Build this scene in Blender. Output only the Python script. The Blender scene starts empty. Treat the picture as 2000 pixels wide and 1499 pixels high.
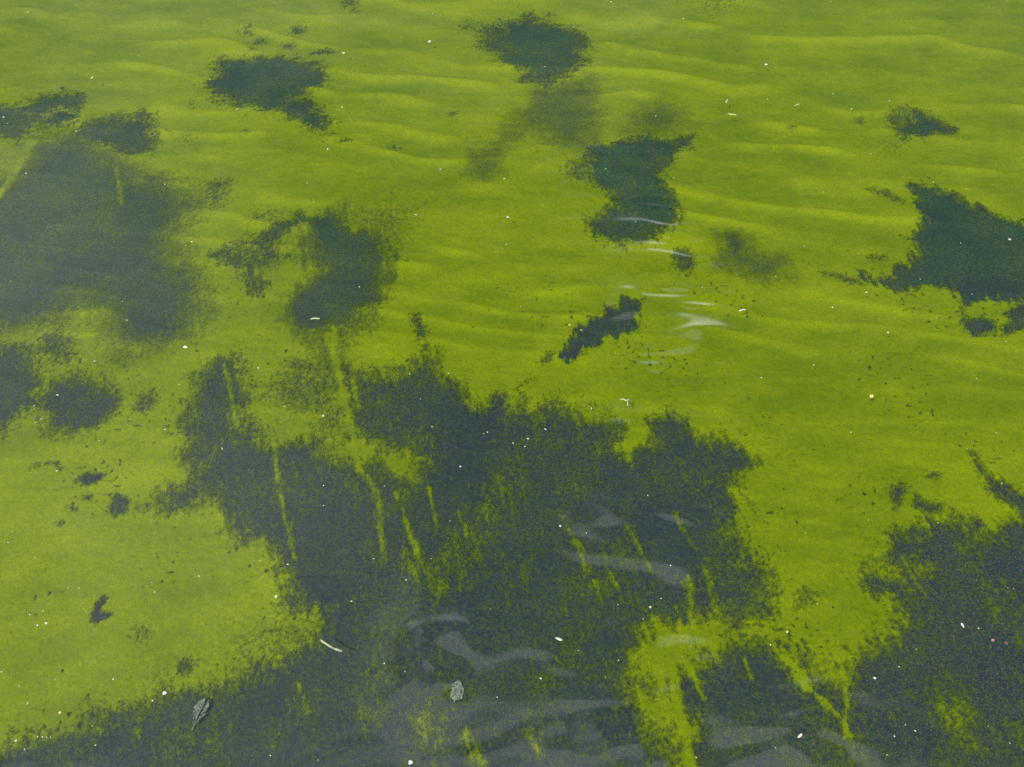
import bpy, math, random
import numpy as np
from mathutils import Vector

random.seed(7)
RNG = np.random.RandomState(11)
S = bpy.context.scene
C = S.collection

# ------------------------------------------------------------------ camera
CAM_H, PITCH, HFOV = 1.60, math.radians(47.0), math.radians(50.0)
cam_d = bpy.data.cameras.new('camera')
cam_d.sensor_fit = 'HORIZONTAL'
cam_d.angle = HFOV
cam_d.clip_end = 2000
cam = bpy.data.objects.new('camera', cam_d)
C.objects.link(cam)
cam.location = (0, 0, CAM_H)
cam.rotation_euler = (math.pi / 2 - PITCH, 0, 0)
S.camera = cam
S.cycles.use_denoising = False

# ------------------------------------------------------------------ sky
SUN_EL, SUN_AZ = math.radians(52), math.radians(215)      # azimuth clockwise from +Y: behind the camera, to its left
world = bpy.data.worlds.new('World')
S.world = world
world.use_nodes = True
wt = world.node_tree
wt.nodes.clear()
def wn(t, **k):
    n = wt.nodes.new(t)
    for a, v in k.items():
        setattr(n, a, v)
    return n
w_out = wn('ShaderNodeOutputWorld')
w_bg = wn('ShaderNodeBackground')
w_bg.inputs['Strength'].default_value = 0.10
sky = wn('ShaderNodeTexSky', sky_type='NISHITA')
sky.sun_disc = False
sky.sun_elevation = SUN_EL
sky.sun_rotation = SUN_AZ
sky.dust_density = 1.5
w_tc = wn('ShaderNodeTexCoord')
w_map = wn('ShaderNodeMapping')
w_map.inputs['Location'].default_value = (7.11, 11.3, 2.5)
w_map.inputs['Scale'].default_value = (1, 1, 1.5)
w_no = wn('ShaderNodeTexNoise')
w_no.inputs['Scale'].default_value = 1.2
w_no.inputs['Detail'].default_value = 5
w_no.inputs['Roughness'].default_value = 0.5
w_rp = wn('ShaderNodeMapRange', interpolation_type='SMOOTHSTEP')
w_rp.inputs['From Min'].default_value = 0.50
w_rp.inputs['From Max'].default_value = 0.86
w_mx = wn('ShaderNodeMix', data_type='RGBA')
w_mx.inputs['B'].default_value = (20, 20, 20.8, 1)
L = wt.links.new
L(w_tc.outputs['Generated'], w_map.inputs['Vector'])
L(w_map.outputs['Vector'], w_no.inputs['Vector'])
w_xyz = wn('ShaderNodeSeparateXYZ')
w_hz = wn('ShaderNodeMapRange', interpolation_type='SMOOTHSTEP')          # clouds close up towards the horizon
for k, v in (('From Min', .50), ('From Max', .15), ('To Min', 0), ('To Max', .26)):
    w_hz.inputs[k].default_value = v
w_add = wn('ShaderNodeMath', operation='ADD')
L(w_tc.outputs['Generated'], w_xyz.inputs['Vector'])
L(w_xyz.outputs['Z'], w_hz.inputs['Value'])
L(w_no.outputs['Fac'], w_add.inputs[0])
w_zn = wn('ShaderNodeMapRange', interpolation_type='SMOOTHSTEP')          # unseen bright cloud added overhead for pale reflections in the water
for k, v in (('From Min', .87), ('From Max', .97), ('To Min', 0), ('To Max', .38)):
    w_zn.inputs[k].default_value = v
w_ad2 = wn('ShaderNodeMath', operation='ADD')
L(w_xyz.outputs['Z'], w_zn.inputs['Value'])
L(w_hz.outputs['Result'], w_ad2.inputs[0])
L(w_zn.outputs['Result'], w_ad2.inputs[1])
L(w_ad2.outputs[0], w_add.inputs[1])
L(w_add.outputs[0], w_rp.inputs['Value'])
L(w_rp.outputs['Result'], w_mx.inputs['Factor'])
L(sky.outputs['Color'], w_mx.inputs['A'])
L(w_mx.outputs['Result'], w_bg.inputs['Color'])
L(w_bg.outputs['Background'], w_out.inputs['Surface'])

# ------------------------------------------------------------------ sun
sun_d = bpy.data.lights.new('sun', 'SUN')
sun_d.energy = 3.2
sun_d.angle = math.radians(0.53)
sun_d.color = (1.0, 0.95, 0.88)
sun = bpy.data.objects.new('sun', sun_d)
C.objects.link(sun)
to_sun = Vector((math.sin(SUN_AZ) * math.cos(SUN_EL), math.cos(SUN_AZ) * math.cos(SUN_EL), math.sin(SUN_EL)))
sun.rotation_euler = to_sun.to_track_quat('Z', 'Y').to_euler()
sun.location = to_sun * 20

vs = S.view_settings
vs.view_transform = 'Standard'
vs.look = 'None'
vs.gamma = 1
vs.use_curve_mapping = False
vs.exposure = 0.24

# ------------------------------------------------------------------ helpers
BED_Z = -0.035
FPX = 1000.0 / math.tan(HFOV / 2)
def ground(px, py, z=BED_Z):
    """World point at height z that the photograph shows at (px, py) of its 2000 x 1499 frame."""
    dx, dy = (px - 1000.0) / FPX, (749.5 - py) / FPX
    c, s = math.cos(PITCH), math.sin(PITCH)
    vx, vy, vz = dx, c + dy * s, -s + dy * c
    t = (z - CAM_H) / vz
    return Vector((vx * t, vy * t, z))
def mm_per_px(px, py, z=BED_Z):
    return (ground(px + 1, py, z) - ground(px, py, z)).length

_perm = np.arange(4096); RNG.shuffle(_perm)
_perm = np.concatenate([_perm, _perm])
_ga = RNG.rand(4096) * 2 * math.pi
_gx, _gy = np.cos(_ga).astype(np.float32), np.sin(_ga).astype(np.float32)
def perlin(x, y):
    x = x + 1000.37; y = y + 1000.71
    xi = np.floor(x).astype(np.int64); yi = np.floor(y).astype(np.int64)
    xf = (x - xi).astype(np.float32); yf = (y - yi).astype(np.float32)
    u = xf * xf * xf * (xf * (xf * 6 - 15) + 10); v = yf * yf * yf * (yf * (yf * 6 - 15) + 10)
    def g(ix, iy, ax, ay):
        h = _perm[_perm[ix & 4095] + (iy & 4095)]
        return _gx[h] * ax + _gy[h] * ay
    a = g(xi, yi, xf, yf); b = g(xi + 1, yi, xf - 1, yf)
    c = g(xi, yi + 1, xf, yf - 1); d = g(xi + 1, yi + 1, xf - 1, yf - 1)
    return (a + (b - a) * u + ((c + (d - c) * u) - (a + (b - a) * u)) * v) * 1.6
def fbm(x, y, o=4, gain=0.5):
    r = 0; a = 1.0; n = 0
    for k in range(o):
        r = r + a * perlin(x * 2 ** k + 17.3 * k, y * 2 ** k - 9.1 * k); n += a; a *= gain
    return r / n
def sstep(a, b, x):
    t = np.clip((x - a) / (b - a), 0, 1)
    return t * t * (3 - 2 * t)

def mesh_arrays(name, co, quads, attrs=None, smooth=True):
    me = bpy.data.meshes.new(name)
    nv, nf = len(co), len(quads)
    me.vertices.add(nv); me.vertices.foreach_set('co', np.ascontiguousarray(co, np.float32).ravel())
    k = quads.shape[1]
    me.loops.add(nf * k); me.loops.foreach_set('vertex_index', np.ascontiguousarray(quads, np.int32).ravel())
    me.polygons.add(nf); me.polygons.foreach_set('loop_start', np.arange(0, nf * k, k, dtype=np.int32))
    me.polygons.foreach_set('use_smooth', np.full(nf, smooth, bool))
    me.update(calc_edges=True)
    for an, av in (attrs or {}).items():
        a = me.attributes.new(an, 'FLOAT', 'POINT'); a.data.foreach_set('value', np.ascontiguousarray(av, np.float32))
    return me
def add_obj(name, me, mat=None, parent=None, loc=None):
    o = bpy.data.objects.new(name, me); C.objects.link(o)
    if mat and me: me.materials.append(mat)
    if parent: o.parent = parent
    if loc is not None: o.location = loc
    return o
def tag(o, label=None, cat=None, group=None, kind=None):
    if label: o['label'] = label
    if cat: o['category'] = cat
    if group: o['group'] = group
    if kind: o['kind'] = kind
    return o

class NT:
    def __init__(self, name):
        self.m = bpy.data.materials.new(name); self.m.use_nodes = True
        self.t = self.m.node_tree; self.t.nodes.clear()
        self.out = self.n('ShaderNodeOutputMaterial')
    def n(self, t, ins=None, **k):
        nd = self.t.nodes.new(t)
        for a, v in k.items(): setattr(nd, a, v)
        for a, v in (ins or {}).items():
            if hasattr(v, 'is_linked') or isinstance(v, bpy.types.NodeSocket): self.t.links.new(v, nd.inputs[a])
            else: nd.inputs[a].default_value = v
        return nd
    def pos(self):
        return self.n('ShaderNodeNewGeometry').outputs['Position']
    def noise(self, scale, detail=3, rough=0.55, vec=None):
        return self.n('ShaderNodeTexNoise', {'Scale': scale, 'Detail': detail, 'Roughness': rough, 'Vector': vec or self.pos()}).outputs['Fac']
    def rng(self, v, a, b, c=0.0, d=1.0):
        return self.n('ShaderNodeMapRange', {'Value': v, 'From Min': a, 'From Max': b, 'To Min': c, 'To Max': d}).outputs['Result']
    def mix(self, f, a, b, blend='MIX'):
        nd = self.n('ShaderNodeMix', data_type='RGBA', blend_type=blend)
        for k, v in (('Factor', f), ('A', a), ('B', b)):
            if isinstance(v, bpy.types.NodeSocket): self.t.links.new(v, nd.inputs[k])
            else: nd.inputs[k].default_value = v
        return nd.outputs['Result']
    def math(self, op, a, b=0.0):
        nd = self.n('ShaderNodeMath', operation=op)
        for i, v in enumerate((a, b)):
            if isinstance(v, bpy.types.NodeSocket): self.t.links.new(v, nd.inputs[i])
            else: nd.inputs[i].default_value = v
        return nd.outputs[0]
    def attr(self, name):
        return self.n('ShaderNodeAttribute', attribute_name=name).outputs['Fac']
    def surf(self, s):
        self.t.links.new(s, self.out.inputs['Surface']); return self.m

# ------------------------------------------------------------------ materials
ALGAE_DEEP, ALGAE_OLIVE, ALGAE_BRIGHT = (.076, .118, .002, 1), (.120, .170, .0015, 1), (.220, .266, .001, 1)
def algae_colour(m, n2):
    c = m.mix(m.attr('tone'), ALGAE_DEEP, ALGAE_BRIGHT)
    c = m.mix(m.rng(n2, .3, .7, 0, .45), c, ALGAE_OLIVE)
    n4 = m.noise(520, 2, .7)
    c = m.mix(m.rng(n4, .35, .65, 0, .7), c, (.068, .102, .003, 1))
    return m.mix(m.rng(m.attr('cover'), .75, .2, 0, .75), c, (.032, .060, .015, 1))      # thin young film is a dull olive
def algae_amount(m):
    """How much of each spot the algae film covers: the mat's own thickness broken up by its fine tufts."""
    cov = m.attr('cover')
    n = m.math('ADD', m.math('MULTIPLY', m.noise(330, 2, .6), .6), m.math('MULTIPLY', m.noise(120, 2, .6), .4))
    amp = m.math('MULTIPLY', m.rng(cov, .95, .45, .5, 1.5), m.attr('fuzz'))
    v = m.math('ADD', cov, m.math('MULTIPLY', m.math('SUBTRACT', n, .5), amp))
    return m.n('ShaderNodeMapRange', {'Value': v, 'From Min': .0, 'From Max': .88}, interpolation_type='SMOOTHSTEP').outputs['Result']
def mat_silt(dusted=True):
    m = NT('dark_silt')
    n1 = m.noise(3.0, 3); n2 = m.noise(120, 4, 0.65); n3 = m.noise(420, 2, 0.6)
    c = m.mix(m.attr('sandy'), (.009, .033, .021, 1), (.016, .024, .034, 1))
    c = m.mix(m.rng(n1, .35, .65, 0, .5), c, (.020, .034, .024, 1))
    c = m.mix(m.rng(n2, .40, .75, 0, .8), c, (.026, .040, .032, 1))
    dust = m.math('MULTIPLY', m.rng(m.noise(240, 3, .7), .42, .66), m.rng(m.noise(8, 4, .6), 
                                                         .36, .62, .12, .95))
    dust = m.math('MULTIPLY', dust, m.rng(m.attr('sandy'), 0, 1, 1.35, .62))
    c = m.mix(dust, c, (.052, .082, .012, 1))                       # a thin dusting of olive algae
    c = m.mix(m.math('MULTIPLY', m.rng(n3, .66, .76), m.attr('sandy')), c, (.13, .13, .09, 1))          # pale sand grains
    c = m.mix(m.rng(m.math('ADD', m.noise(330, 2), m.attr('rust')), 0.88, .98, 0, .45), c, (.17, .115, .035, 1))   # ochre grains
    if dusted:
        c = m.mix(algae_amount(m), c, algae_colour(m, n2))
    b = m.n('ShaderNodeBump', {'Height': n2, 'Strength': .2, 'Distance': .004})
    d = m.n('ShaderNodeBsdfDiffuse', {'Color': c, 'Roughness': 0.0, 'Normal': b.outputs['Normal']})
    return m.surf(d.outputs['BSDF'])
def mat_algae():
    m = NT('green_algae')
    n2 = m.noise(120, 4, 0.65)
    b = m.n('ShaderNodeBump', {'Height': n2, 'Strength': .15, 'Distance': .004})
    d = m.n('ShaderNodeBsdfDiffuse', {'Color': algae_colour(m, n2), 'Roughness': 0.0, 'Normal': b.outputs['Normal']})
    t = m.n('ShaderNodeBsdfTransparent')
    x = m.n('ShaderNodeMixShader', {'Fac': algae_amount(m)})
    m.t.links.new(t.outputs[0], x.inputs[1]); m.t.links.new(d.outputs[0], x.inputs[2])
    return m.surf(x.outputs[0])
def mat_water():
    m = NT('lake_water')
    b = m.n('ShaderNodeBump', {'Height': m.noise(14, 2, .4), 'Strength': .05, 'Distance': .01})
    fr = m.n('ShaderNodeFresnel', {'IOR': 1.333, 'Normal': b.outputs['Normal']})
    t = m.n('ShaderNodeBsdfTransparent', {'Color': (.965, .985, .975, 1)})
    g = m.n('ShaderNodeBsdfGlossy', {'Color': (1, 1, 1, 1), 'Roughness': .03, 'Normal': b.outputs['Normal']})
    up = m.math('SUBTRACT', 1.0, m.n('ShaderNodeNewGeometry').outputs['Backfacing'])      # from below, light just comes in
    x = m.n('ShaderNodeMixShader', {'Fac': m.math('MULTIPLY', fr.outputs[0], up)})
    m.t.links.new(t.outputs[0], x.inputs[1]); m.t.links.new(g.outputs[0], x.inputs[2])
    return m.surf(x.outputs[0])
def mat_plain(name, col, col2, scale=300, rough=.7):
    m = NT(name)
    c = m.mix(m.rng(m.noise(scale, 2), .35, .65), col, col2)
    d = m.n('ShaderNodeBsdfPrincipled', {'Base Color': c, 'Roughness': rough})
    return m.surf(d.outputs[0])
M_BED, M_SILT, M_ALGAE, M_WATER = mat_silt(False), mat_silt(), mat_algae(), mat_water()

# ------------------------------------------------------------------ the bed: where the dark patches lie, traced in the photograph's frame and laid on the bed
# (label or None for a blob of the patch before, darkness, edge softness in mm, outline)
def ell(x, y, a, b, rot=0, n=10):
    r = math.radians(rot)
    return [(x + a * math.cos(t) * math.cos(r) - b * math.sin(t) * math.sin(r), y + a * math.cos(t) * math.sin(r) + b * math.sin(t) * math.cos(r))
            for t in [2 * math.pi * k / n for k in range(n)]]
P = []
def patch(label, dens, soft, *polys):
    P.append((label, [(dens, soft, q) if not (isinstance(q, tuple) and isinstance(q[0], float)) else q for q in polys]))

patch('very large dark ragged bare area across the lower middle of the algae', .90, 30,
 [(355,830),(380,760),(410,715),(437,692),(472,702),(486,740),(488,790),(455,815),(500,850),(540,868),(610,868),(650,900),(720,905),(790,925),(820,900),(770,880),(720,870),(690,830),(675,790),(670,720),(700,722),(745,735),(790,725),(820,710),(832,680),(850,690),(850,720),(870,745),(900,760),(920,790),(950,790),(975,775),(1000,790),(1030,800),(1090,785),(1110,805),(1160,812),(1200,830),(1215,860),(1200,880),(1230,895),(1265,870),(1270,830),(1310,815),(1350,850),(1420,860),(1460,880),(1470,905),(1450,930),(1425,955),(1440,990),(1445,1020),(1425,1045),(1465,1060),(1475,1110),(1500,1130),(1505,1190),(1470,1210),(1440,1225),(1400,1205),(1350,1200),(1300,1215),(1240,1240),(1225,1260),(1235,1290),(1255,1330),(1240,1350),(1265,1420),(1300,1450),(1350,1499),(1380,1700),(-300,1700),(-300,1480),(0,1455),(80,1440),(150,1430),(190,1400),(240,1380),(290,1360),(350,1345),(380,1335),(430,1330),(470,1315),(530,1290),(590,1270),(640,1260),(620,1200),(560,1180),(545,1150),(548,1100),(530,1060),(480,1055),(450,1020),(420,990),(380,985),(330,995),(290,990),(320,960),(370,945),(380,920),(365,880),(350,850)],
 (.60, 30, [(520,770),(560,700),(620,700),(660,720),(670,800),(690,860),(640,850),(580,800)]),
 (.42, 50, [(450,1290),(480,1220),(560,1190),(640,1180),(660,1260),(560,1310),(480,1330)]))
patch('large dark bare area filling the bottom right corner', .90, 26.5,
 [(1345,1520),(1345,1430),(1325,1370),(1330,1315),(1360,1330),(1375,1300),(1355,1265),(1380,1290),(1400,1280),(1420,1260),(1460,1250),(1500,1250),(1530,1290),(1560,1330),(1575,1290),(1600,1290),(1620,1320),(1650,1310),(1670,1280),(1700,1270),(1710,1235),(1720,1260),(1745,1240),(1755,1210),(1740,1170),(1700,1150),(1680,1130),(1690,1110),(1720,1120),(1720,1080),(1745,1060),(1800,1030),(1850,1010),(1880,1010),(1920,1040),(1960,1040),(1975,1010),(2000,1000),(2300,1000),(2300,1700),(1380,1700)],
 (.6, 14, ell(1570,1175,22,18)), (.5, 14, ell(1740,1045,22,12)), (.55, 14, ell(1580,1160,28,10)))
patch('dark diagonal sliver at the right edge above the corner area', .85, 10,
 [(1900,885),(1930,920),(1960,945),(2000,970),(2100,1010),(2060,1020),(2000,1010),(1960,980),(1935,960),(1910,930)])
patch('small dark twin blotch left of the diagonal sliver', .85, 8,
 [(1785,965),(1810,985),(1840,985),(1845,1005),(1810,1005),(1780,990)],
 (.75, 8, [(1740,950),(1760,945),(1775,955),(1760,985),(1745,1000),(1735,975)]), (.7, 8, ell(1820,932,13,6)))
patch('large cloudy dark bare area at the left edge', .88, 42,
 [(-200,340),(0,350),(30,345),(60,290),(90,275),(150,262),(190,285),(270,335),(370,370),(390,400),(360,430),(340,470),(365,510),(385,560),(392,600),(370,640),(340,665),(290,675),(255,690),(235,690),(225,640),(200,610),(165,605),(120,625),(75,635),(40,640),(0,655),(-200,660)],
 (.95, 40, [(215,530),(280,515),(360,515),(392,560),(388,610),(340,660),(255,680),(230,640),(225,580)]),
 (.95, 34, [(-50,380),(20,350),(70,300),(130,290),(160,340),(120,400),(40,425),(-50,430)]))
patch('dark ragged strip at the left edge above the cloudy dark area', .93, 9,
 [(-120,215),(0,210),(35,210),(66,203),(84,189),(115,182),(147,189),(168,191),(171,206),(154,220),(133,210),(119,210),(87,224),(63,228),(105,227),(150,229),(147,245),(105,247),(70,245),(42,252),(45,273),(24,276),(0,266),(-120,262)])
patch('dark wing shaped patch beside the ragged strip at upper left', .88, 10,
 [(147,259),(175,241),(196,238),(224,227),(259,224),(276,215),(294,224),(298,245),(308,259),(304,276),(295,300),(266,304),(245,308),(224,304),(206,287),(190,283),(170,290)])
patch('dark rounded patch at the left edge below the cloudy dark area', .95, 30,
 [(-100,690),(0,675),(21,670),(42,677),(63,705),(77,728),(98,745),(87,770),(70,791),(35,815),(0,842),(-100,860)],
 (.88, 18, [(91,756),(150,735),(196,745),(224,766),(241,784),(227,801),(206,815),(196,840),(140,847),(91,847),(87,819),(70,790)]),
 (.75, 10, [(270,775),(300,765),(308,785),(290,808),(262,806)]))
patch('faint grey roundish patch above the dark rounded one at left', .72, 14,
 [(80,658),(115,654),(147,665),(150,700),(133,714),(98,714),(77,686)])
patch('small dark lens shaped spot low on the left', .98, 5, [(143,941),(175,924),(206,927),(196,941),(168,952)])
patch('small dark blob right below the lens shaped spot', .92, 7, [(227,966),(245,970),(259,980),(245,1001),(227,1008),(210,998)])
patch('tiny dark round dot directly below the lens shaped spot', .8, 6, ell(171,973,10,7))
patch('tiny faint dot at lower left below the lens shaped spot', .7, 8, ell(140,994,11,6))
patch('tiny faint dash lowest of the dots around the lens shaped spot', .65, 6, ell(118,1022,12,5))
patch('thin faint arc of dark dots above the lens shaped spot', .62, 6, [(56,917),(70,907),(115,904),(124,918),(118,922),(100,911),(72,914),(60,922)])
patch('small dark hook shaped spot in the green at lower left', .97, 4,
 [(207,1163),(199,1167),(189,1177),(179,1195),(177,1200),(180,1213),(189,1219),(196,1213),(207,1209),(220,1201),(213,1195),(200,1196),(197,1192),(201,1183),(208,1176),(211,1167)])
patch('faint speckled smudge right below the hook shaped spot', .5, 9, [(252,1230),(275,1222),(297,1225),(298,1245),(280,1256),(258,1250)])
patch('small dark wedge at the lower left just above the bottom area', .82, 9, [(352,1292),(375,1285),(388,1290),(375,1310),(360,1325),(348,1320)])
patch('dark fuzzy patch with a tail to lower right, top left', .97, 11,
 [(396,175),(420,154),(425,122),(438,112),(455,121),(525,114),(574,115),(609,130),(640,150),(630,171),(595,178),(574,189),(609,206),(630,224),(648,245),(637,261),(602,248),(578,231),(542,219),(490,210),(448,200),(420,178)])
patch('small dark oval spot above the fuzzy tailed patch', .88, 6, ell(583,63,12,7,12))
patch('faint fuzzy spot left of the small oval spot near the top edge', .62, 8, ell(483,62,13,10))
patch('faint thin oval between the fuzzy spot and the tailed patch', .66, 6, ell(511,83,13,5))
patch('faint dark dash below the small oval spot, above the tailed patch', .75, 6, ell(563,93,14,5,-8))
patch('tiny faint dot just above the left end of the tailed patch', .66, 5, ell(493,101,8,4))
patch('thin dark streak right above the fuzzy tailed patch', .85, 4, ell(632,105,29,3.5,-3))
patch('faint dark broken tuft at the top edge', .72, 6, ell(683,6,13,9), ell(694,22,8,7), ell(672,12,5,9))
patch('very dark ragged patch at the top centre', 1.0, 11,
 [(975,62),(1000,48),(1031,31),(1045,44),(1077,49),(1115,66),(1140,72),(1133,101),(1140,119),(1119,140),(1094,154),(1070,168),(1035,163),(1021,154),(1028,140),(1000,133),(985,125),(1000,95)],
 (.78, 8, [(940,54),(965,52),(1000,45),(1020,80),(1010,130),(965,119),(968,108),(940,98),(933,93),(947,80),(937,70)]),
 (.5, 12, ell(1150,105,10,26)), (.5, 10, ell(915,56,16,8)), (.6, 6, ell(1072,32,6,5)))
patch('faint pale grey patch hanging below the top centre patch', .68, 26,
 [(1040,172),(1080,170),(1120,160),(1160,155),(1170,190),(1172,240),(1165,290),(1140,298),(1100,290),(1060,270),(1030,265),(1000,290),(975,310),(965,340),(945,355),(920,345),(915,320),(940,290),(975,260),(1010,225),(1035,200)])
patch('faint grey patch right of the one below top centre', .62, 26, [(1215,250),(1235,215),(1290,200),(1335,215),(1345,250),(1300,275),(1240,280)])
patch('dark jagged hourglass shaped patch right of centre', .95, 12,
 [(1150,290),(1190,280),(1225,275),(1255,262),(1290,270),(1320,275),(1345,270),(1340,285),(1310,300),(1303,330),(1300,370),(1315,390),(1320,410),(1305,440),(1285,458),(1255,470),(1215,480),(1180,470),(1160,455),(1158,430),(1175,415),(1195,400),(1200,385),(1175,365),(1150,350),(1150,305)],
 (.65, 14, [(1105,325),(1150,300),(1180,365),(1140,352),(1110,345)]))
patch('small dark oval blotch among the pale ripples', .82, 8, [(1320,490),(1345,488),(1358,510),(1350,535),(1325,540),(1315,515)])
patch('dim smudged patch at the right end of the pale ripples', .72, 26,
 [(1400,455),(1430,450),(1460,470),(1475,490),(1520,500),(1545,520),(1540,545),(1500,555),(1470,545),(1440,525),(1400,520),(1390,500),(1415,480)],
 (.93, 12, [(1415,455),(1440,455),(1458,475),(1450,500),(1425,500)]))
patch('dark knobbly patch rising to the right in the centre', 1.0, 5,
 [(1094,697),(1105,665),(1119,647),(1140,637),(1157,625),(1175,623),(1185,598),(1200,598),(1210,609),(1217,584),(1238,588),(1259,584),(1242,612),(1252,630),(1242,647),(1217,651),(1200,661),(1175,655),(1164,675),(1140,690),(1133,700),(1112,711)])
patch('small dark dot just below left of the knobbly patch', .8, 6, ell(1069,701,17,8,-40))
patch('thin faint slanted dash leading down from the knobbly patch', .6, 8, ell(1038,740,20,6,-50))
patch('small faint upright dash above the large lower bare area', .6, 8, ell(1016,765,9,14))
patch('small dark upright blob left of centre in the green', .85, 7, [(800,616),(821,616),(828,637),(835,661),(821,668),(811,640)])
patch('mottled dark patch left of centre with a tail below', .82, 24,
 [(595,440),(640,420),(665,412),(685,430),(692,447),(755,452),(765,480),(768,520),(762,560),(750,590),(735,610),(705,630),(660,650),(640,640),(600,645),(570,630),(557,605),(562,580),(590,560),(610,540),(600,500),(590,470)],
 (.96, 12, [(560,590),(600,560),(640,570),(650,620),(630,645),(590,642),(562,622)]), (.92, 14, [(600,430),(660,415),(690,450),(740,455),(740,500),(640,500),(605,470)]),
 (.85, 8, [(628,640),(650,640),(656,690),(645,700)]), (.55, 20, [(560,560),(760,560),(745,620),(680,680),(660,760),(620,740),(600,680)]), (.45, 20, [(690,400),(760,395),(830,400),(810,440),(790,470),(765,480),(700,440)]))
patch('dark ragged patch left of the mottled dark one', .78, 12,
 [(400,500),(440,480),(500,462),(530,440),(590,415),(600,440),(570,455),(545,470),(552,500),(540,520),(500,530),(520,565),(500,575),(480,560),(470,535),(440,520)],
 (.5, 14, ell(510,425,40,14)))
patch('faint dark kite shaped spot above the ragged patch at left', .66, 10, [(403,357),(450,350),(441,375),(434,402),(413,406),(400,385)])
patch('dark pointed patch cut by the right edge', .98, 9,
 [(1772,364),(1808,360),(1846,378),(1895,399),(1930,416),(1965,430),(2000,438),(2150,450),(2150,600),(2000,590),(1960,590),(1930,585),(1885,595),(1865,580),(1850,565),(1815,560),(1780,568),(1740,572),(1700,560),(1692,545),(1715,540),(1745,542),(1755,525),(1775,515),(1790,495),(1782,470),(1800,450),(1800,425),(1780,405),(1790,390)],
 (.7, 7, [(1690,375),(1735,375),(1770,395),(1780,405),(1760,400),(1730,388)]))
patch('thin dark slanted dash left of the patch at the right edge', .7, 6, [(1600,533),(1640,538),(1680,549),(1690,562),(1650,552),(1615,542)])
patch('small dark dash above the thin slanted one at right', .68, 6, ell(1712,506,20,6))
patch('dark hooked blotch under the patch at the right edge', .95, 6, [(1878,606),(1891,626),(1916,623),(1940,630),(1944,647),(1923,658),(1902,658),(1881,640)])
patch('small dark blotches at the right edge beside the hooked one', .85, 6, [(1960,612),(1985,595),(2030,595),(2030,640),(1975,650),(1960,655),(1955,640),(1975,630)])
patch('small dark leaf shaped patch at the upper right', .92, 7,
 [(1770,215),(1790,221),(1825,234),(1860,252),(1863,261),(1832,263),(1804,271),(1765,277),(1755,266),(1745,255),(1760,245),(1780,240)],
 (.65, 8, [(1750,213),(1790,221),(1800,250),(1760,266),(1741,252),(1727,231),(1737,227)]), (.4, 10, ell(1740,290,22,10)))
patch('tiny dark dot just left of the leaf shaped patch', .75, 5, ell(1680,239,8,4))
patch('tiny dark dot farther left of the leaf shaped patch', .75, 5, ell(1546,258,8,4))
patch('faint dark smudge at the top edge right of centre', .45, 20, [(1365,-30),(1450,-30),(1445,12),(1400,28),(1375,15)])
patch('tiny slanted dark fleck below left of the top centre patch', .75, 4, ell(886,225,9,3.5,-25))
patch('tiny dark ring in the green between two upper patches', .6, 5, ell(766,290,13,5))
patch('thin dark dash below the tail of the tailed patch', .7, 4, ell(672,277,16,3,-8))
patch('tiny dark fleck directly below the tailed patch', .6, 5, ell(479,259,8,4))
patch('thin faint upright fleck left of the tailed patch', .6, 5, ell(374,206,3.5,10))
patch('faint dashed dark mark right of the wing shaped patch', .5, 8, ell(367,276,18,7,10))
patch('faint short dash touching the wing shaped patch on its right', .5, 6, ell(332,262,12,3.5,15))

# green strands that cross the dark areas: strength, half width mm, points
STR = [(.75,9,[(640,655),(665,740),(690,850),(703,920)]),(.45,9,[(703,920),(735,960),(745,1040),(748,1100)]),
 (.7,7,[(536,868),(548,960),(563,1035),(578,1092)]),(.55,9,[(775,965),(798,1030),(816,1085)]),(.5,7,[(838,955),(855,1030)]),(.4,6,[(895,1000),(915,1055)]),
 (.6,7,[(438,710),(455,790),(463,835)]),(.7,6,[(652,640),(656,672)]),(.5,8,[(1132,1065),(1142,1115)]),(.5,7,[(1160,1135),(1178,1180)]),
 (.45,7,[(1315,1005),(1335,1040),(1360,1075)]),(.4,5,[(1235,1045),(1272,1115)]),(.85,9,[(1525,1270),(1550,1310),(1575,1345)]),(.5,9,[(1575,1345),(1640,1400),(1660,1440)]),
 (.6,6,[(1350,1310),(1372,1362)]),(.6,8,[(1645,1310),(1655,1380),(1650,1440)]),(.5,6,[(1452,1285),(1470,1325)]),(.9,14,[(1312,1300),(1322,1370),(1340,1440),(1350,1500)]),
 (.8,16,[(-10,400),(25,350),(62,280)]),(.35,10,[(228,330),(238,400)]),(.45,7,[(583,1338),(606,1392)]),(.8,14,[(1432,960),(1462,1010),(1482,1060)]),
 (.4,12,[(1345,1130),(1350,1200)]),(.4,10,[(1380,1120),(1400,1200)]),(.35,22,[(820,1410),(850,1445)]),(.6,14,[(915,1440),(935,1490)]),(.45,12,[(1035,1440),(1060,1475)]),
 (.3,30,[(800,1090),(850,1150)]),(.4,6,[(275,1390),(270,1440)]),(.35,12,[(200,1400),(190,1440)]),(.4,40,[(1700,1110),(1800,1120)]),(.35,40,[(1850,1380),(1900,1450)]),
 (.45,16,[(60,770),(90,760)]),(.25,60,[(950,1000),(900,1090)]),
 (.4,8,[(690,740),(700,800)]),(.35,10,[(760,880),(780,930)]),(.4,9,[(1100,1010),(1120,1060)]),(.35,7,[(1195,1120),(1215,1180)])]

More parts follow.
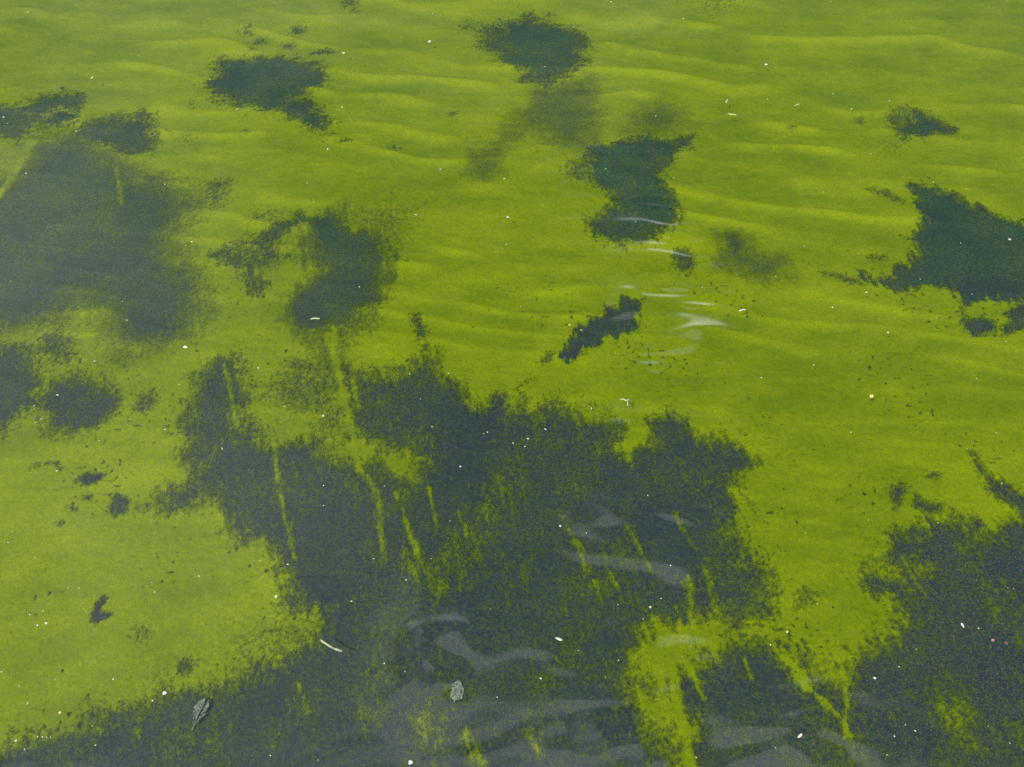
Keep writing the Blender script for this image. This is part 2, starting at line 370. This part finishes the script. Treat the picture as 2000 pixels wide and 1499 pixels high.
def world_poly(poly):
    return np.array([ground(x, y)[:2] for x, y in poly])
def signed_dist(X, Y, q):
    n = len(q); d2 = np.full(X.shape, 1e9); ins = np.zeros(X.shape, bool)
    for i in range(n):
        ax, ay = q[i]; bx, by = q[(i + 1) % n]
        ex, ey = bx - ax, by - ay
        t = np.clip(((X - ax) * ex + (Y - ay) * ey) / (ex * ex + ey * ey + 1e-12), 0, 1)
        d2 = np.minimum(d2, (X - ax - t * ex) ** 2 + (Y - ay - t * ey) ** 2)
        if ay != by:
            ins ^= ((ay > Y) != (by > Y)) & (X < (bx - ax) * (Y - ay) / (by - ay) + ax)
    return np.where(ins, -1, 1) * np.sqrt(d2)

def axis(lo, hi, n, far_lo, far_hi, g=1.25):
    """n even steps from lo to hi, then ever longer steps out to the far limits."""
    a = list(np.linspace(lo, hi, n)); st = (hi - lo) / (n - 1)
    r, s = [], st
    while a[-1] < far_hi: s *= g; a.append(a[-1] + s)
    l, s, p = [], st, lo
    while p > far_lo: s *= g; p -= s; l.append(p)
    return np.array(l[::-1] + a)
Y0, Y1 = ground(1000, 1640)[1], ground(1000, -120)[1]
def sheet(nu, nv):
    """A grid, fine where the photograph looks and coarser outwards to 60 m; rows widen with distance."""
    u = axis(-1.16, 1.16, nu, -60, 60)
    lv = axis(math.log(Y0 + 1.1), math.log(Y1 + 1.1), nv, math.log(.2), math.log(60.0), 1.2)
    v = np.exp(lv) - 1.1
    half = 0.3705 * np.hypot(np.clip(v, Y0, None), 1.75) * 1.0 + 0.0
    half = np.abs(ground(2000, 749)[0] / np.hypot(ground(1000, 749)[1], CAM_H - BED_Z)) * (v * math.cos(PITCH) + (CAM_H - BED_Z) * math.sin(PITCH))
    half = np.clip(half, 0.5, None)
    U, V = np.meshgrid(u, v)
    X = U * half[:, None]
    nR, nC = X.shape
    i = (np.arange(nR - 1)[:, None] * nC + np.arange(nC - 1)[None, :])
    q = np.stack([i, i + 1, i + 1 + nC, i + nC], -1).reshape(-1, 4)
    return X.ravel(), V.ravel(), q

def relief(X, Y, crest=False):
    """Low sand ripples and bumps of the bed, metres."""
    w = fbm(X * 1.3, Y * 1.3, 3)
    yy = np.clip(Y + .20 * X, 1.0, None)
    lam = .078 + .066 * np.clip(yy - 1.7, -.5, None)
    ph = np.log(lam) / .066 + .9 * w + .42 * perlin(X * 3.4, Y * 6)
    env = .15 + .85 * sstep(-.25, .45, perlin(X * 3.0 + 5, Y * 5.2) + .4 * perlin(X * 9, Y * 14))
    env = env * (.30 + .70 * sstep(1.3, 2.0, Y))
    rip = (.5 + .5 * np.cos(2 * math.pi * ph)) ** 3
    if crest: return rip * env
    return .070 * np.clip(lam, 0, .3) * rip * env * sstep(8, 5, Y) + .003 * fbm(X * 7, Y * 14, 3) + .006 * w

def dark_field(X, Y):
    """Darkness 0..1 of the bed cover and the patch each point belongs to."""
    ca, sa = math.cos(math.radians(12)), math.sin(math.radians(12))
    A, B = X * ca + Y * sa, -X * sa + Y * ca                    # strands run away from the shore, leaning left
    e1 = fbm(X * 16, Y * 16, 4, .6)
    e2 = fbm(A * 75, B * 18, 3, .6)
    hi = sstep(1.9, 2.5, Y)
    e3 = fbm(X * 22 + Y * 10, Y * 55 - X * 12, 3, .6)          # farther out the strands lie sideways
    streak = e2 * (1 - hi) + e3 * hi
    near = sstep(7.0, 4.0, np.hypot(X, Y - 1.7))
    D = np.zeros(X.shape); ID = np.full(X.shape, -1, int)
    for k, (label, polys) in enumerate(P):
        for dens, soft, poly in polys:
            q = world_poly(poly)
            soft = soft * .001 * (q[:, 1].mean().clip(1.1, 3.2) / 1.5) ** 1.3; mg = .06 + 2 * soft
            m = np.nonzero((X > q[:, 0].min() - mg) & (X < q[:, 0].max() + mg) & (Y > q[:, 1].min() - mg) & (Y < q[:, 1].max() + mg))[0]
            if not len(m): continue
            sd = signed_dist(X[m], Y[m], q)
            size = math.sqrt(abs(np.ptp(q[:, 0]) * np.ptp(q[:, 1])))
            amp = min(.026, .10 * size) * min(1.5, 0.7 + soft / .02)
            d = dens * sstep(-1, 1, (-sd + amp * (1.0 * e1[m] + 1.1 * streak[m]) + .25 * soft) / (2.0 * soft + .003))
            up = d > D[m]
            D[m] = np.where(up, d, D[m]); ID[m] = np.where(up & (d > .15), k, ID[m])
    for st, hw, pts in STR:
        q = world_poly(pts); hw = hw * .00072
        m = np.nonzero((X > q[:, 0].min() - .1) & (X < q[:, 0].max() + .1) & (Y > q[:, 1].min() - .1) & (Y < q[:, 1].max() + .1))[0]
        if not len(m): continue
        d2 = np.full(len(m), 1e9)
        for a, b in zip(q[:-1], q[1:]):
            e = b - a
            t = np.clip(((X[m] - a[0]) * e[0] + (Y[m] - a[1]) * e[1]) / (e @ e), 0, 1)
            d2 = np.minimum(d2, (X[m] - a[0] - t * e[0]) ** 2 + (Y[m] - a[1] - t * e[1]) ** 2)
        g = st * np.exp(-(np.sqrt(d2) / hw * (1 + .6 * e1[m])) ** 2)
        D[m] *= 1 - np.clip(.85 * g * (1 + .9 * streak[m]), 0, 1)
    # beyond what the photograph shows the cover goes on in the same way
    out = (ID < 0) & ((np.abs(X) > .52 * (Y + 1.2)) | (Y > Y1 + .05) | (Y < Y0))
    D = np.where(out, .9 * sstep(.12, .3, fbm(X * 1.1 + 3, Y * 1.1, 5)), D)
    return D, ID, e1, streak

# ------------------------------------------------------------------ lake bed, patches, algae
NU, NV = 1080, 850
X, Y, Q = sheet(NU, NV)
D, ID, e1, streak = dark_field(X, Y)
R = relief(X, Y)
f1 = perlin(X * 260, Y * 260); f2 = perlin(X * 110, Y * 110); f3 = fbm(X * 38, Y * 38, 3, .6)
far = sstep(6, 3.5, np.hypot(X, Y - 1.7))
inner = fbm(X * 9 - Y * 3, Y * 5 + X * 2, 4, .6)
solid = np.array([max(d for d, _, _ in p) for _, p in P] + [0.])[ID]
veil = np.array([p[0][1] == 26 for _, p in P] + [False])[ID]
D = D * (1 - far * np.where(veil, .15, np.array([p[0][1] == 42 for _, p in P] + [False])[ID] * .08 + .06 + np.clip((1 - solid) * 2.4, 0, .5)) * sstep(-.3, .5, inner + .2 * streak) * .6)
mid = 4 * D * (1 - D)
fuzz = np.where(veil, .25, np.array([.5 if p[0][1] in (24, 42) else (.85 if p[0][1] > 26 else 1.) for _, p in P] + [1.])[ID])
sandy = sstep(2.3, 1.25, Y + .35 * fbm(X * 2, Y * 2, 3))
cover = 1 - D + far * fuzz * ((.08 + .16 * mid) * f1 + (.06 + .14 * mid) * f2 + (.05 + .18 * mid) * f3 + .22 * mid * streak)
pit = sstep(.50, .72, perlin(X * 95 + 31, Y * 95) + .55 * fbm(X * 5, Y * 5, 2) + .2 * f1 - .18)      # little holes in the mat
cover = np.clip(cover - far * fuzz * (.55 - .35 * sstep(1.6, 2.4, Y)) * pit * (1 - D), 0, 1)
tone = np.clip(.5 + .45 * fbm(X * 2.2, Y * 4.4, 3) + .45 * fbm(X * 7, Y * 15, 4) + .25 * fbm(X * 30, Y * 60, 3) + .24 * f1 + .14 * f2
               + .55 * (relief(X, Y, True) - .2), 0, 1)          # bright caustic light lines, put into the algae colour along the crests

bx, by, bq = sheet(300, 240)
rust = .30 * sstep(.45, 1.0, bx / np.maximum(by, .4) * 1.7) * sstep(1.8, 1.2, by)
me = mesh_arrays('lake_bed', np.stack([bx, by, BED_Z - .008 + relief(bx, by)], 1), bq, {'rust': rust, 'sandy': sstep(2.3, 1.25, by)})
tag(add_obj('lake_bed', me, M_BED), kind='structure')

# every dark patch: a thin low bank of dark silt lying on the bed
nb = np.unique(ID[ID >= 0])
idf = ID[Q].max(1)
for k in nb:
    fq = Q[idf == k]
    vid, inv = np.unique(fq, return_inverse=True)
    co = np.stack([X[vid], Y[vid], BED_Z + R[vid] + .002 * D[vid] + .0008 * f2[vid] * far[vid] - .002], 1)
    c = co.mean(0); c[2] = BED_Z
    ru = .30 * sstep(.45, 1.0, X[vid] / np.maximum(Y[vid], .4) * 1.7) * sstep(1.8, 1.2, Y[vid])
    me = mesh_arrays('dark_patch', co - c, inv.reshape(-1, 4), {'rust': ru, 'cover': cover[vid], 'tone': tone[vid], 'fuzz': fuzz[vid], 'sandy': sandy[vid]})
    tag(add_obj('dark_patch', me, M_SILT, loc=c), P[k][0], 'dark patch', 'dark bare patches in the green algae')

keep = cover[Q].max(1) > .26
fq = Q[keep]
vid, inv = np.unique(fq, return_inverse=True)
cz = np.stack([X[vid], Y[vid], BED_Z + .001 + R[vid] + .003 * cover[vid] + .0008 * f2[vid] * far[vid]], 1)
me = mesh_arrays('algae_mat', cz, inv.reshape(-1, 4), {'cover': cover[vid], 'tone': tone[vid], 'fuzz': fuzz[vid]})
tag(add_obj('algae_mat', me, M_ALGAE), 'bright yellow green algae mat covering the lake bed under shallow water', 'algae', kind='stuff')

# ------------------------------------------------------------------ water
wx, wy, wq = sheet(760, 560)
near = sstep(8, 4, np.hypot(wx, wy - 1.7))
H = near * (.0010 * fbm(wx * 2.2, wy * 4.2, 2) + .00022 * fbm(wx * 9, wy * 20, 2))
def bump_at(px, py, rx, ry, amp, kind='ring', lam=.05, rot=0):
    """A local wavelet on the water: rx, ry are its reach in photograph pixels."""
    global H
    g = ground(px, py, 0); sx = mm_per_px(px, py, 0)
    sy = (ground(px, py - 1, 0) - ground(px, py + 1, 0)).length / 2
    dx, dy = (wx - g[0]), (wy - g[1])
    r = math.radians(rot); dx, dy = dx * math.cos(r) + dy * math.sin(r), -dx * math.sin(r) + dy * math.cos(r)
    ex, ey = dx / (rx * sx), dy / (ry * sy)
    rr = np.hypot(ex, ey)
    if kind == 'lump': amp = amp * ry * sy / 1.05          # given as a slope
    if kind == 'wave': amp = amp * lam / (2 * math.pi)
    if kind == 'ring': h = np.exp(-((rr - 1) / .16) ** 2)
    elif kind == 'lump': h = np.exp(-rr ** 2 * 1.5) * (1 + .5 * perlin(wx * 14, wy * 20))
    else: h = np.exp(-rr ** 2) * np.cos(2 * math.pi * dy / lam + 4 * perlin(wx * 5, wy * 5)) * (.3 + 1.4 * sstep(-.2, .5, perlin(wx * 9 + 7, wy * 12)))
    H = H + amp * h
# ------------------------------------------------------------------ ripples (filled below)
bump_at(1290, 600, 150, 230, .11, 'wave', .085, -3)
bump_at(1330, 560, 150, 200, .11, 'wave', .035, 4)
for x, y, rx, ry, sl in ((1362, 650, 70, 44, .19), (1222, 578, 52, 38, .20), (1245, 508, 70, 28, .19), (1430, 530, 80, 9, .16), (1295, 716, 60, 14, .2),
                         (1350, 752, 80, 14, .16), (1215, 812, 80, 18, .18), (1390, 575, 60, 8, .18), (1230, 440, 60, 16, .16)):
    bump_at(x, y, rx, ry, sl, 'lump')
bump_at(1345, 458, 40, 18, .0013, 'ring')
bump_at(1135, 300, 34, 12, .0008, 'ring')
bump_at(1125, 372, 40, 14, .0006, 'ring')
bump_at(1270, 400, 46, 16, .0007, 'ring')
bump_at(1130, 440, 40, 10, .0006, 'ring')
for x, y, rx, ry, sl in ((835, 1285, 85, 120, .21), (900, 1240, 50, 60, .12), (1120, 1370, 110, 34, .2), (1200, 1440, 150, 90, .21), (1540, 1450, 130, 80, .21), (1260, 1500, 120, 50, .18),
                         (1230, 1325, 60, 20, .15), (1720, 1330, 140, 70, .10), (1700, 1470, 160, 70, .12), (1180, 1010, 90, 60, .14), (1300, 1090, 100, 50, .11), (60, 1480, 120, 60, .12)):
    bump_at(x, y, rx, ry, sl, 'lump')
bump_at(1250, 1350, 380, 190, .06, 'wave', .13, -12)
bump_at(1250, 1350, 380, 190, .06, 'wave', .045, 9)
bump_at(1270, 980, 200, 120, .12, 'wave', .07, -24)
me = mesh_arrays('water', np.stack([wx, wy, H], 1), wq)
tag(add_obj('water', me, M_WATER), kind='structure')

# ------------------------------------------------------------------ what floats on the water and lies in it
M_WHITE = mat_plain('pale_petal', (.62, .62, .55, 1), (.42, .43, .36, 1))
M_YELLOW = mat_plain('yellow_petal', (.55, .48, .13, 1), (.42, .36, .10, 1))
M_CREAM = mat_plain('cream_fluff', (.42, .44, .26, 1), (.30, .33, .17, 1))
M_TWIG = mat_plain('dry_twig', (.40, .38, .27, 1), (.24, .21, .15, 1), 220)
M_TWIG2 = mat_plain('dry_twig_green', (.36, .40, .18, 1), (.25, .27, .12, 1), 220)
M_RUST = mat_plain('rusty_leaf', (.16, .07, .025, 1), (.10, .04, .02, 1))
M_PINK = mat_plain('pinkish_bit', (.27, .17, .13, 1), (.17, .10, .08, 1))
M_SHELL = mat_plain('mottled_shell', (.19, .22, .15, 1), (.020, .038, .024, 1), 300)
M_QUILL = mat_plain('pale_feather', (.13, .16, .10, 1), (.022, .040, .026, 1), 300)

def flake_mesh(seed, long=1.0):
    """A small curled petal or husk: an uneven rim round a raised middle, with thickness."""
    r = random.Random(seed); n = 7
    rim = [(math.cos(2 * math.pi * k / n) * r.uniform(.36, .55) * long, math.sin(2 * math.pi * k / n) * r.uniform(.34, .52) / long ** .5, r.uniform(.02, .22)) for k in range(n)]
    v = [(0, 0, .10)] + rim + [(0, 0, -.06)] + [(a * .93, b * .93, c - .09) for a, b, c in rim]
    f = [(0, 1 + k, 1 + (k + 1) % n) for k in range(n)] + [(n + 1, n + 2 + (k + 1) % n, n + 2 + k) for k in range(n)]
    f += [(1 + k, n + 2 + k, n + 2 + (k + 1) % n, 1 + (k + 1) % n) for k in range(n)]
    me = bpy.data.meshes.new('flake'); me.from_pydata(v, [], f); return me
def tube_mesh(pts, rad, n=6, name='stem'):
    v, f = [], []
    for i, p in enumerate(pts):
        p = Vector(p); d = Vector(pts[min(i + 1, len(pts) - 1)]) - Vector(pts[max(i - 1, 0)])
        d.normalize(); a = d.cross(Vector((0, 0, 1))).normalized(); b = d.cross(a)
        r = rad[i] if isinstance(rad, (list, tuple)) else rad
        v += [tuple(p + (a * math.cos(2 * math.pi * k / n) + b * math.sin(2 * math.pi * k / n)) * r) for k in range(n)]
    for i in range(len(pts) - 1):
        f += [(i * n + k, i * n + (k + 1) % n, (i + 1) * n + (k + 1) % n, (i + 1) * n + k) for k in range(n)]
    f += [tuple(range(n))[::-1], tuple(range((len(pts) - 1) * n, len(pts) * n))]
    me = bpy.data.meshes.new(name); me.from_pydata(v, [], f)
    me.polygons.foreach_set('use_smooth', [True] * len(f)); return me
SHAPES = {}
def shape(kind, seed, mat):
    key = (kind, seed % 4, mat.name)
    if key not in SHAPES:
        if kind == 'flake': me = flake_mesh(seed % 4 + 1)
        elif kind == 'husk': me = flake_mesh(seed % 4 + 11, 1.9)
        else:
            r = random.Random(seed % 4 + 50); me = tube_mesh([(-.8, 0, .05), (-.3, r.uniform(-.2, .2), .1), (.25, r.uniform(-.2, .2), .12), (.8, r.uniform(-.3, .3), .05)], .13, 5, 'sprig')
        me.materials.append(mat); SHAPES[key] = me
    return SHAPES[key]
KM = {'w': M_WHITE, 'y': M_YELLOW, 'c': M_CREAM, 'r': M_RUST, 'p': M_PINK}
def water_z(x, y):
    k = np.argmin((wx - x) ** 2 + (wy - y) ** 2); return float(H[k])
NAMES = {'flake': 'floating_flake', 'husk': 'floating_husk', 'sprig': 'floating_sprig'}
def floater(px, py, size, col='w', kind='flake', rot=None, label=None, group=None):
    g = ground(px, py, 0); s = .76 * size * mm_per_px(px, py, 0)
    o = bpy.data.objects.new(NAMES[kind], shape(kind, int(px * 7 + py * 3), KM[col])); C.objects.link(o)
    o.location = (g[0], g[1], water_z(g[0], g[1]) + .0004)
    o.rotation_euler = (random.uniform(-.25, .25), random.uniform(-.25, .25), rot if rot is not None else random.uniform(0, 6.28))
    o.scale = (s, s, s * (.6 if kind != 'sprig' else 1))
    return tag(o, label, kind, group)

# the ones that stand out, each with its own label
OWN = [
 (362,679,12,'w','flake','largest bright white flake floating left of centre below the big left dark area'),
 (1702,775,13,'y','flake','yellow flake floating alone on open green right of centre'),
 (1112,636,8,'y','flake','small yellow flake beside the knobbly dark patch in the centre'),
 (802,1490,14,'w','flake','large white flake at the bottom edge left of centre'),
 (1559,1446,12,'w','husk','oblong white husk near the bottom edge on the grey ripple, right of centre'),
 (1091,1249,12,'w','husk','oblong white husk over the dark area low in the centre'),
 (321,1354,11,'w','flake','bright white flake at the edge of the bottom dark area, lower left'),
 (1707,1328,8,'w','flake','round white flake over the bottom right dark corner area, near its top'),
 (1880,1222,9,'w','husk','white slanted husk over dark ground near the right edge, lower right'),
 (992,425,9,'w','flake','white flake on open green left of the hourglass shaped patch'),
 (1496,127,9,'w','flake','white flake on open green at the upper right'),
 (839,82,9,'w','flake','white flake on the green left of the very dark top centre patch'),
 (671,104,8,'w','flake','white flake at the right end of the thin dark streak near the top'),
 (1972,468,8,'w','flake','white flake over the pointed dark patch at the right edge'),
 (180,153,9,'c','husk','pale husk on the green at upper left, left of the tailed patch'),
 (1187,1187,1,'c','flake',None),
 (1270,1187,8,'c','flake','pale flake at the top edge of the green tongue, low right of centre'),
 (1220,782,14,'c','sprig','pale squiggly sprig pair, left piece, above the large bare area'),
 (1226,789,11,'c','sprig','pale squiggly sprig pair, right piece, above the large bare area'),
 (1450,607,11,'w','sprig','short white slanted sprig right of the pale crescent ripple'),
 (1557,206,9,'c','sprig','short pale slanted sprig on the green at upper right'),
 (1419,198,12,'c','sprig','pale forked sprig on the green right of centre near the top'),
 (1430,225,13,'c','sprig','pale curled sprig just below the forked one near the top'),
 (616,624,15,'c','sprig','pale twiggy scrap over the mottled dark patch left of centre'),
 (464,214,9,'c','sprig','pale faint scrap along the lower edge of the tailed patch'),
 (539,1166,8,'w','flake','white flake on the edge between green and dark, left below centre'),
 (631,813,7,'w','flake','white flake over mixed green left of centre above the large bare area'),
 (899,912,6,'w','flake','tiny bright white flake in the middle of the large bare area'),
 (1031,858,7,'w','flake','pale flake in the upper part of the large bare area, centre'),
 (1094,1029,7,'c','flake','dull pale flake in the right half of the large bare area'),
 (1056,1326,6,'w','flake','white flake above the grey bottom ripples, low centre'),
 (90,1218,7,'w','flake','white flake on the pale green near the left edge, left of the hook shaped spot'),
 (32,1449,7,'w','flake','white flake at the bottom left edge where green turns grey'),
 (1965,1257,12,'r','flake','rusty brown leaf bit at the right edge over dark ground'),
 (1939,1251,9,'p','flake','dull pink scrap left of the rusty leaf bit at right'),
 (1734,650,7,'y','flake','small yellowish flake on open green above the larger yellow one'),
 (1537,1235,8,'c','flake','pale blurred flake on the green strand, lower right'),
 (111,921,7,'c','flake','pale flake on the faint arc of dark dots at left'),
 (117,1393,8,'y','flake','yellowish flake on the bright green at lower left near the bottom'),
]
for px, py, sz, col, kind, lab in OWN:
    if lab: floater(px, py, sz, col, kind, None, lab, 'floating bits on the water' )
# the many tiny specks
TINY = [(54,24),(537,6),(472,52),(448,129),(410,156),(388,193),(149,257),(51,339),(322,361),(600,358),(640,292),(223,473),(363,480),(445,478),(375,473),(7,229),(14,242),(668,210),
 (845,27),(851,157),(1120,54),(1064,131),(1193,4),(1281,227),(985,350),(1028,370),(989,478),(1183,330),(1241,437),(812,420),(1315,348),(1334,37),(860,331),
 (1622,4),(1499,194),(1663,214),(1737,198),(1701,301),(1823,357),(1608,376),(1571,482),(1876,475),(1888,370),(1627,184),
 (185,706),(239,589),(248,626),(153,600),(504,719),(112,772),(161,750),(322,840),(70,780),(67,793),(80,819),(69,826),(194,862),(380,804),(556,794),(434,877),(632,949),(632,988),(21,550),(350,752),
 (1135,646),(1155,799),(1202,691),(876,730),(800,731),(821,780),(928,800),(844,834),(1025,873),(1002,866),(1065,839),(945,848),(1265,969),(751,950),(952,845),(702,561),(1017,599),
 (1797,546),(1898,575),(1965,668),(1626,601),(1692,572),(1589,713),(1515,541),(1907,740),(1946,846),(1998,947),(1889,877),(1956,945),(1662,845),(1487,738),(1891,648),(1372,562),
 (69,1090),(296,1138),(389,1126),(508,1096),(154,1149),(133,1149),(221,1327),(37,1341),(50,1467),(302,1157),(58,1201),(73,1222),(107,1328),(298,1369),(180,1419),(187,1457),(75,1441),(84,1442),(92,1442),(100,1442),(621,1485),(528,1476),(3,1313),(562,1103),(16,1061),(54,1375),(168,1195),(686,1175),(84,1194),
 (1256,1210),(1207,1182),(1183,1325),(1208,1290),(792,1320),(879,1018),(842,1092),(730,1092),(1145,1044),(1291,1170),(751,1299),(687,1175),(1130,1271),(971,1363),(793,1134),(958,1190),
 (1911,1228),(1979,1150),(1968,1149),(1696,1016),(1832,1022),(1512,1467),(1359,1482),(1505,1260),(1767,1418),(1789,1269),(1754,1306),(1930,1419),(1596,1180),(1972,1452),(1786,1430),(1745,1442),(1730,1479),(1333,1283),(1309,1109),(1573,1041)]
LM = [(1060,100,'the very dark top centre patch'),(530,165,'the tailed dark patch at top left'),(100,225,'the ragged strip at the left edge'),(220,500,'the cloudy dark area at the left edge'),
 (660,540,'the mottled dark patch left of centre'),(1230,370,'the hourglass shaped dark patch'),(1180,650,'the knobbly dark patch in the centre'),(1880,480,'the pointed patch at the right edge'),
 (1800,245,'the leaf shaped dark patch at upper right'),(120,770,'the dark rounded patch at the left edge'),(172,940,'the dark lens shaped spot at left'),(195,1190,'the dark hook shaped spot at lower left'),
 (620,950,'the left part of the large bare area'),(1000,950,'the middle of the large bare area'),(1350,1000,'the right part of the large bare area'),(390,1400,'the sunken feather at lower left'),
 (890,1350,'the mottled shell at the bottom'),(1290,1300,'the green tongue at the bottom'),(1560,1400,'the grey ripple at bottom right'),(1850,1200,'the dark corner area at lower right'),(1650,780,'the yellow flake on open green'),
 (1450,600,'the pale crescent ripple'),(780,1170,'the pale twig at lower left')]
ORD = ['', 'second', 'third', 'fourth', 'fifth', 'sixth', 'seventh', 'eighth', 'ninth', 'tenth', 'eleventh', 'twelfth', 'thirteenth', 'fourteenth']
bins = {}
for px, py in TINY:
    j = min(range(len(LM)), key=lambda i: (LM[i][0] - px) ** 2 + (1.3 * (LM[i][1] - py)) ** 2)
    dx, dy = px - LM[j][0], py - LM[j][1]
    side = ('right of' if dx > 0 else 'left of') if abs(dx) > 1.2 * abs(dy) else ('below' if dy > 0 else 'above')
    bins.setdefault((j, side), []).append((px, py))
for (j, side), pts in bins.items():
    pts.sort()
    for k, (px, py) in enumerate(pts):
        base = f'{side} {LM[j][2]}'
        if len(pts) == 1: lab = 'tiny pale speck ' + base
        elif k == 0: lab = 'leftmost tiny pale speck ' + base
        elif k == len(pts) - 1: lab = 'rightmost tiny pale speck ' + base
        else: lab = f'{ORD[k]} tiny speck from the left {base}'
        o = floater(px, py, random.uniform(2.6, 4.6), random.choice('wwwcc'), random.choice(['flake', 'flake', 'husk']), None, lab, 'tiny pale specks floating on the water')
        o.name = 'floating_speck'; o['category'] = 'speck'

# a bent dry twig afloat: a pale greenish half and a browner half
def wpt(px, py, z): return ground(px, py, z)
tw = [wpt(626,1250,.001), wpt(631,1254.5,.002), wpt(637,1258,.0028), wpt(643,1262,.003), wpt(650,1266,.0022), wpt(659,1269.5,.0015), wpt(668,1272.5,.001)]
c0 = tw[3].copy(); c0.z = 0
root = bpy.data.objects.new('twig', None); C.objects.link(root); root.location = c0; root.empty_display_size = .02
tag(root, 'short bent pale dry twig floating over the dark area at lower left', 'twig')
pts = [tuple(p - c0) for p in tw]
add_obj('twig_end', tube_mesh(pts[:5], [.0013, .0019, .0015, .0019, .0015], 8), M_TWIG2, root)
add_obj('twig_end', tube_mesh([pts[4], pts[5], pts[6]], [.0015, .0019, .0017], 8), M_TWIG, root)

# a pale feather sunk on the bed: quill and two vanes
def feather():
    A, B = ground(378, 1425), ground(403, 1378)
    d = (B - A); ln = d.length; c = (A + B) / 2
    root = bpy.data.objects.new('feather', None); C.objects.link(root); root.location = (c.x, c.y, BED_Z + .003)
    root.rotation_euler.z = math.atan2(d.y, d.x); root.empty_display_size = .02
    tag(root, 'small pale sunken feather lying on the dark bed at lower left', 'feather')
    add_obj('quill', tube_mesh([(-ln * .6, 0, 0), (0, .002, .004), (ln * .5, 0, .006)], [.0011, .0009, .0004], 6), M_QUILL, root)
    for s in (-1, 1):
        v, f = [], []
        n = 13; r = random.Random(5 + s)
        for k in range(n):
            t = -.42 + .92 * k / (n - 1); w = .0125 * math.sin(math.pi * min(1, (k + 1.2) / (n + 1))) * (1 if s > 0 else .75) * r.uniform(.7, 1.1)
            x = t * ln; y0 = .0012 * s
            v += [(x, y0, .004), (x + .007, y0 + s * w, .0075 + r.uniform(-.001, .001)), (x, y0, .0032), (x + .007, y0 + s * w, .0067)]
        for k in range(n - 1):
            if r.random() < .14: continue
            a = 4 * k
            f += [(a, a + 1, a + 5, a + 4), (a + 2, a + 6, a + 7, a + 3), (a + 1, a + 3, a + 7, a + 5)]
        me = bpy.data.meshes.new('vane'); me.from_pydata(v, [], f)
        add_obj('vane', me, M_QUILL, root)
feather()

# a mottled shell lying on the bed: a ribbed low fan
def shell():
    g = ground(893, 1352); w, h = 13 * mm_per_px(893, 1352), 22 * mm_per_px(893, 1352)
    v, f = [(0, -h * .95, 0)], []
    nr, na = 6, 17
    for i in range(1, nr + 1):
        for k in range(na):
            a = math.radians(-75 + 330 * k / (na - 1) - 90); t = i / nr
            z = .004 * math.cos(t * math.pi / 2) + .0012 * math.cos(k * math.pi) * t
            t *= 1 + .12 * math.sin(k * 2.3) + .08 * math.cos(k * 5.1)
            a = 2 * math.pi * k / na
            v.append((w * t * math.sin(a), h * (t * math.cos(a)) * (1 - .0 * t), z))
    v[0] = (0, 0, .0042)
    f += [(0, 1 + k, 1 + (k + 1) % na) for k in range(na)]
    for i in range(nr - 1):
        f += [(1 + i * na + k, 1 + (i + 1) * na + k, 1 + (i + 1) * na + (k + 1) % na, 1 + i * na + (k + 1) % na) for k in range(na)]
    me = bpy.data.meshes.new('shell'); me.from_pydata(v, [], f); me.polygons.foreach_set('use_smooth', [True] * len(f))
    o = add_obj('shell', me, M_SHELL, None, (g.x, g.y, BED_Z + .003)); o.rotation_euler = (0, 0, -.1)
    tag(o, 'small mottled pale green shell lying on the dark bed near the bottom', 'shell')
shell()
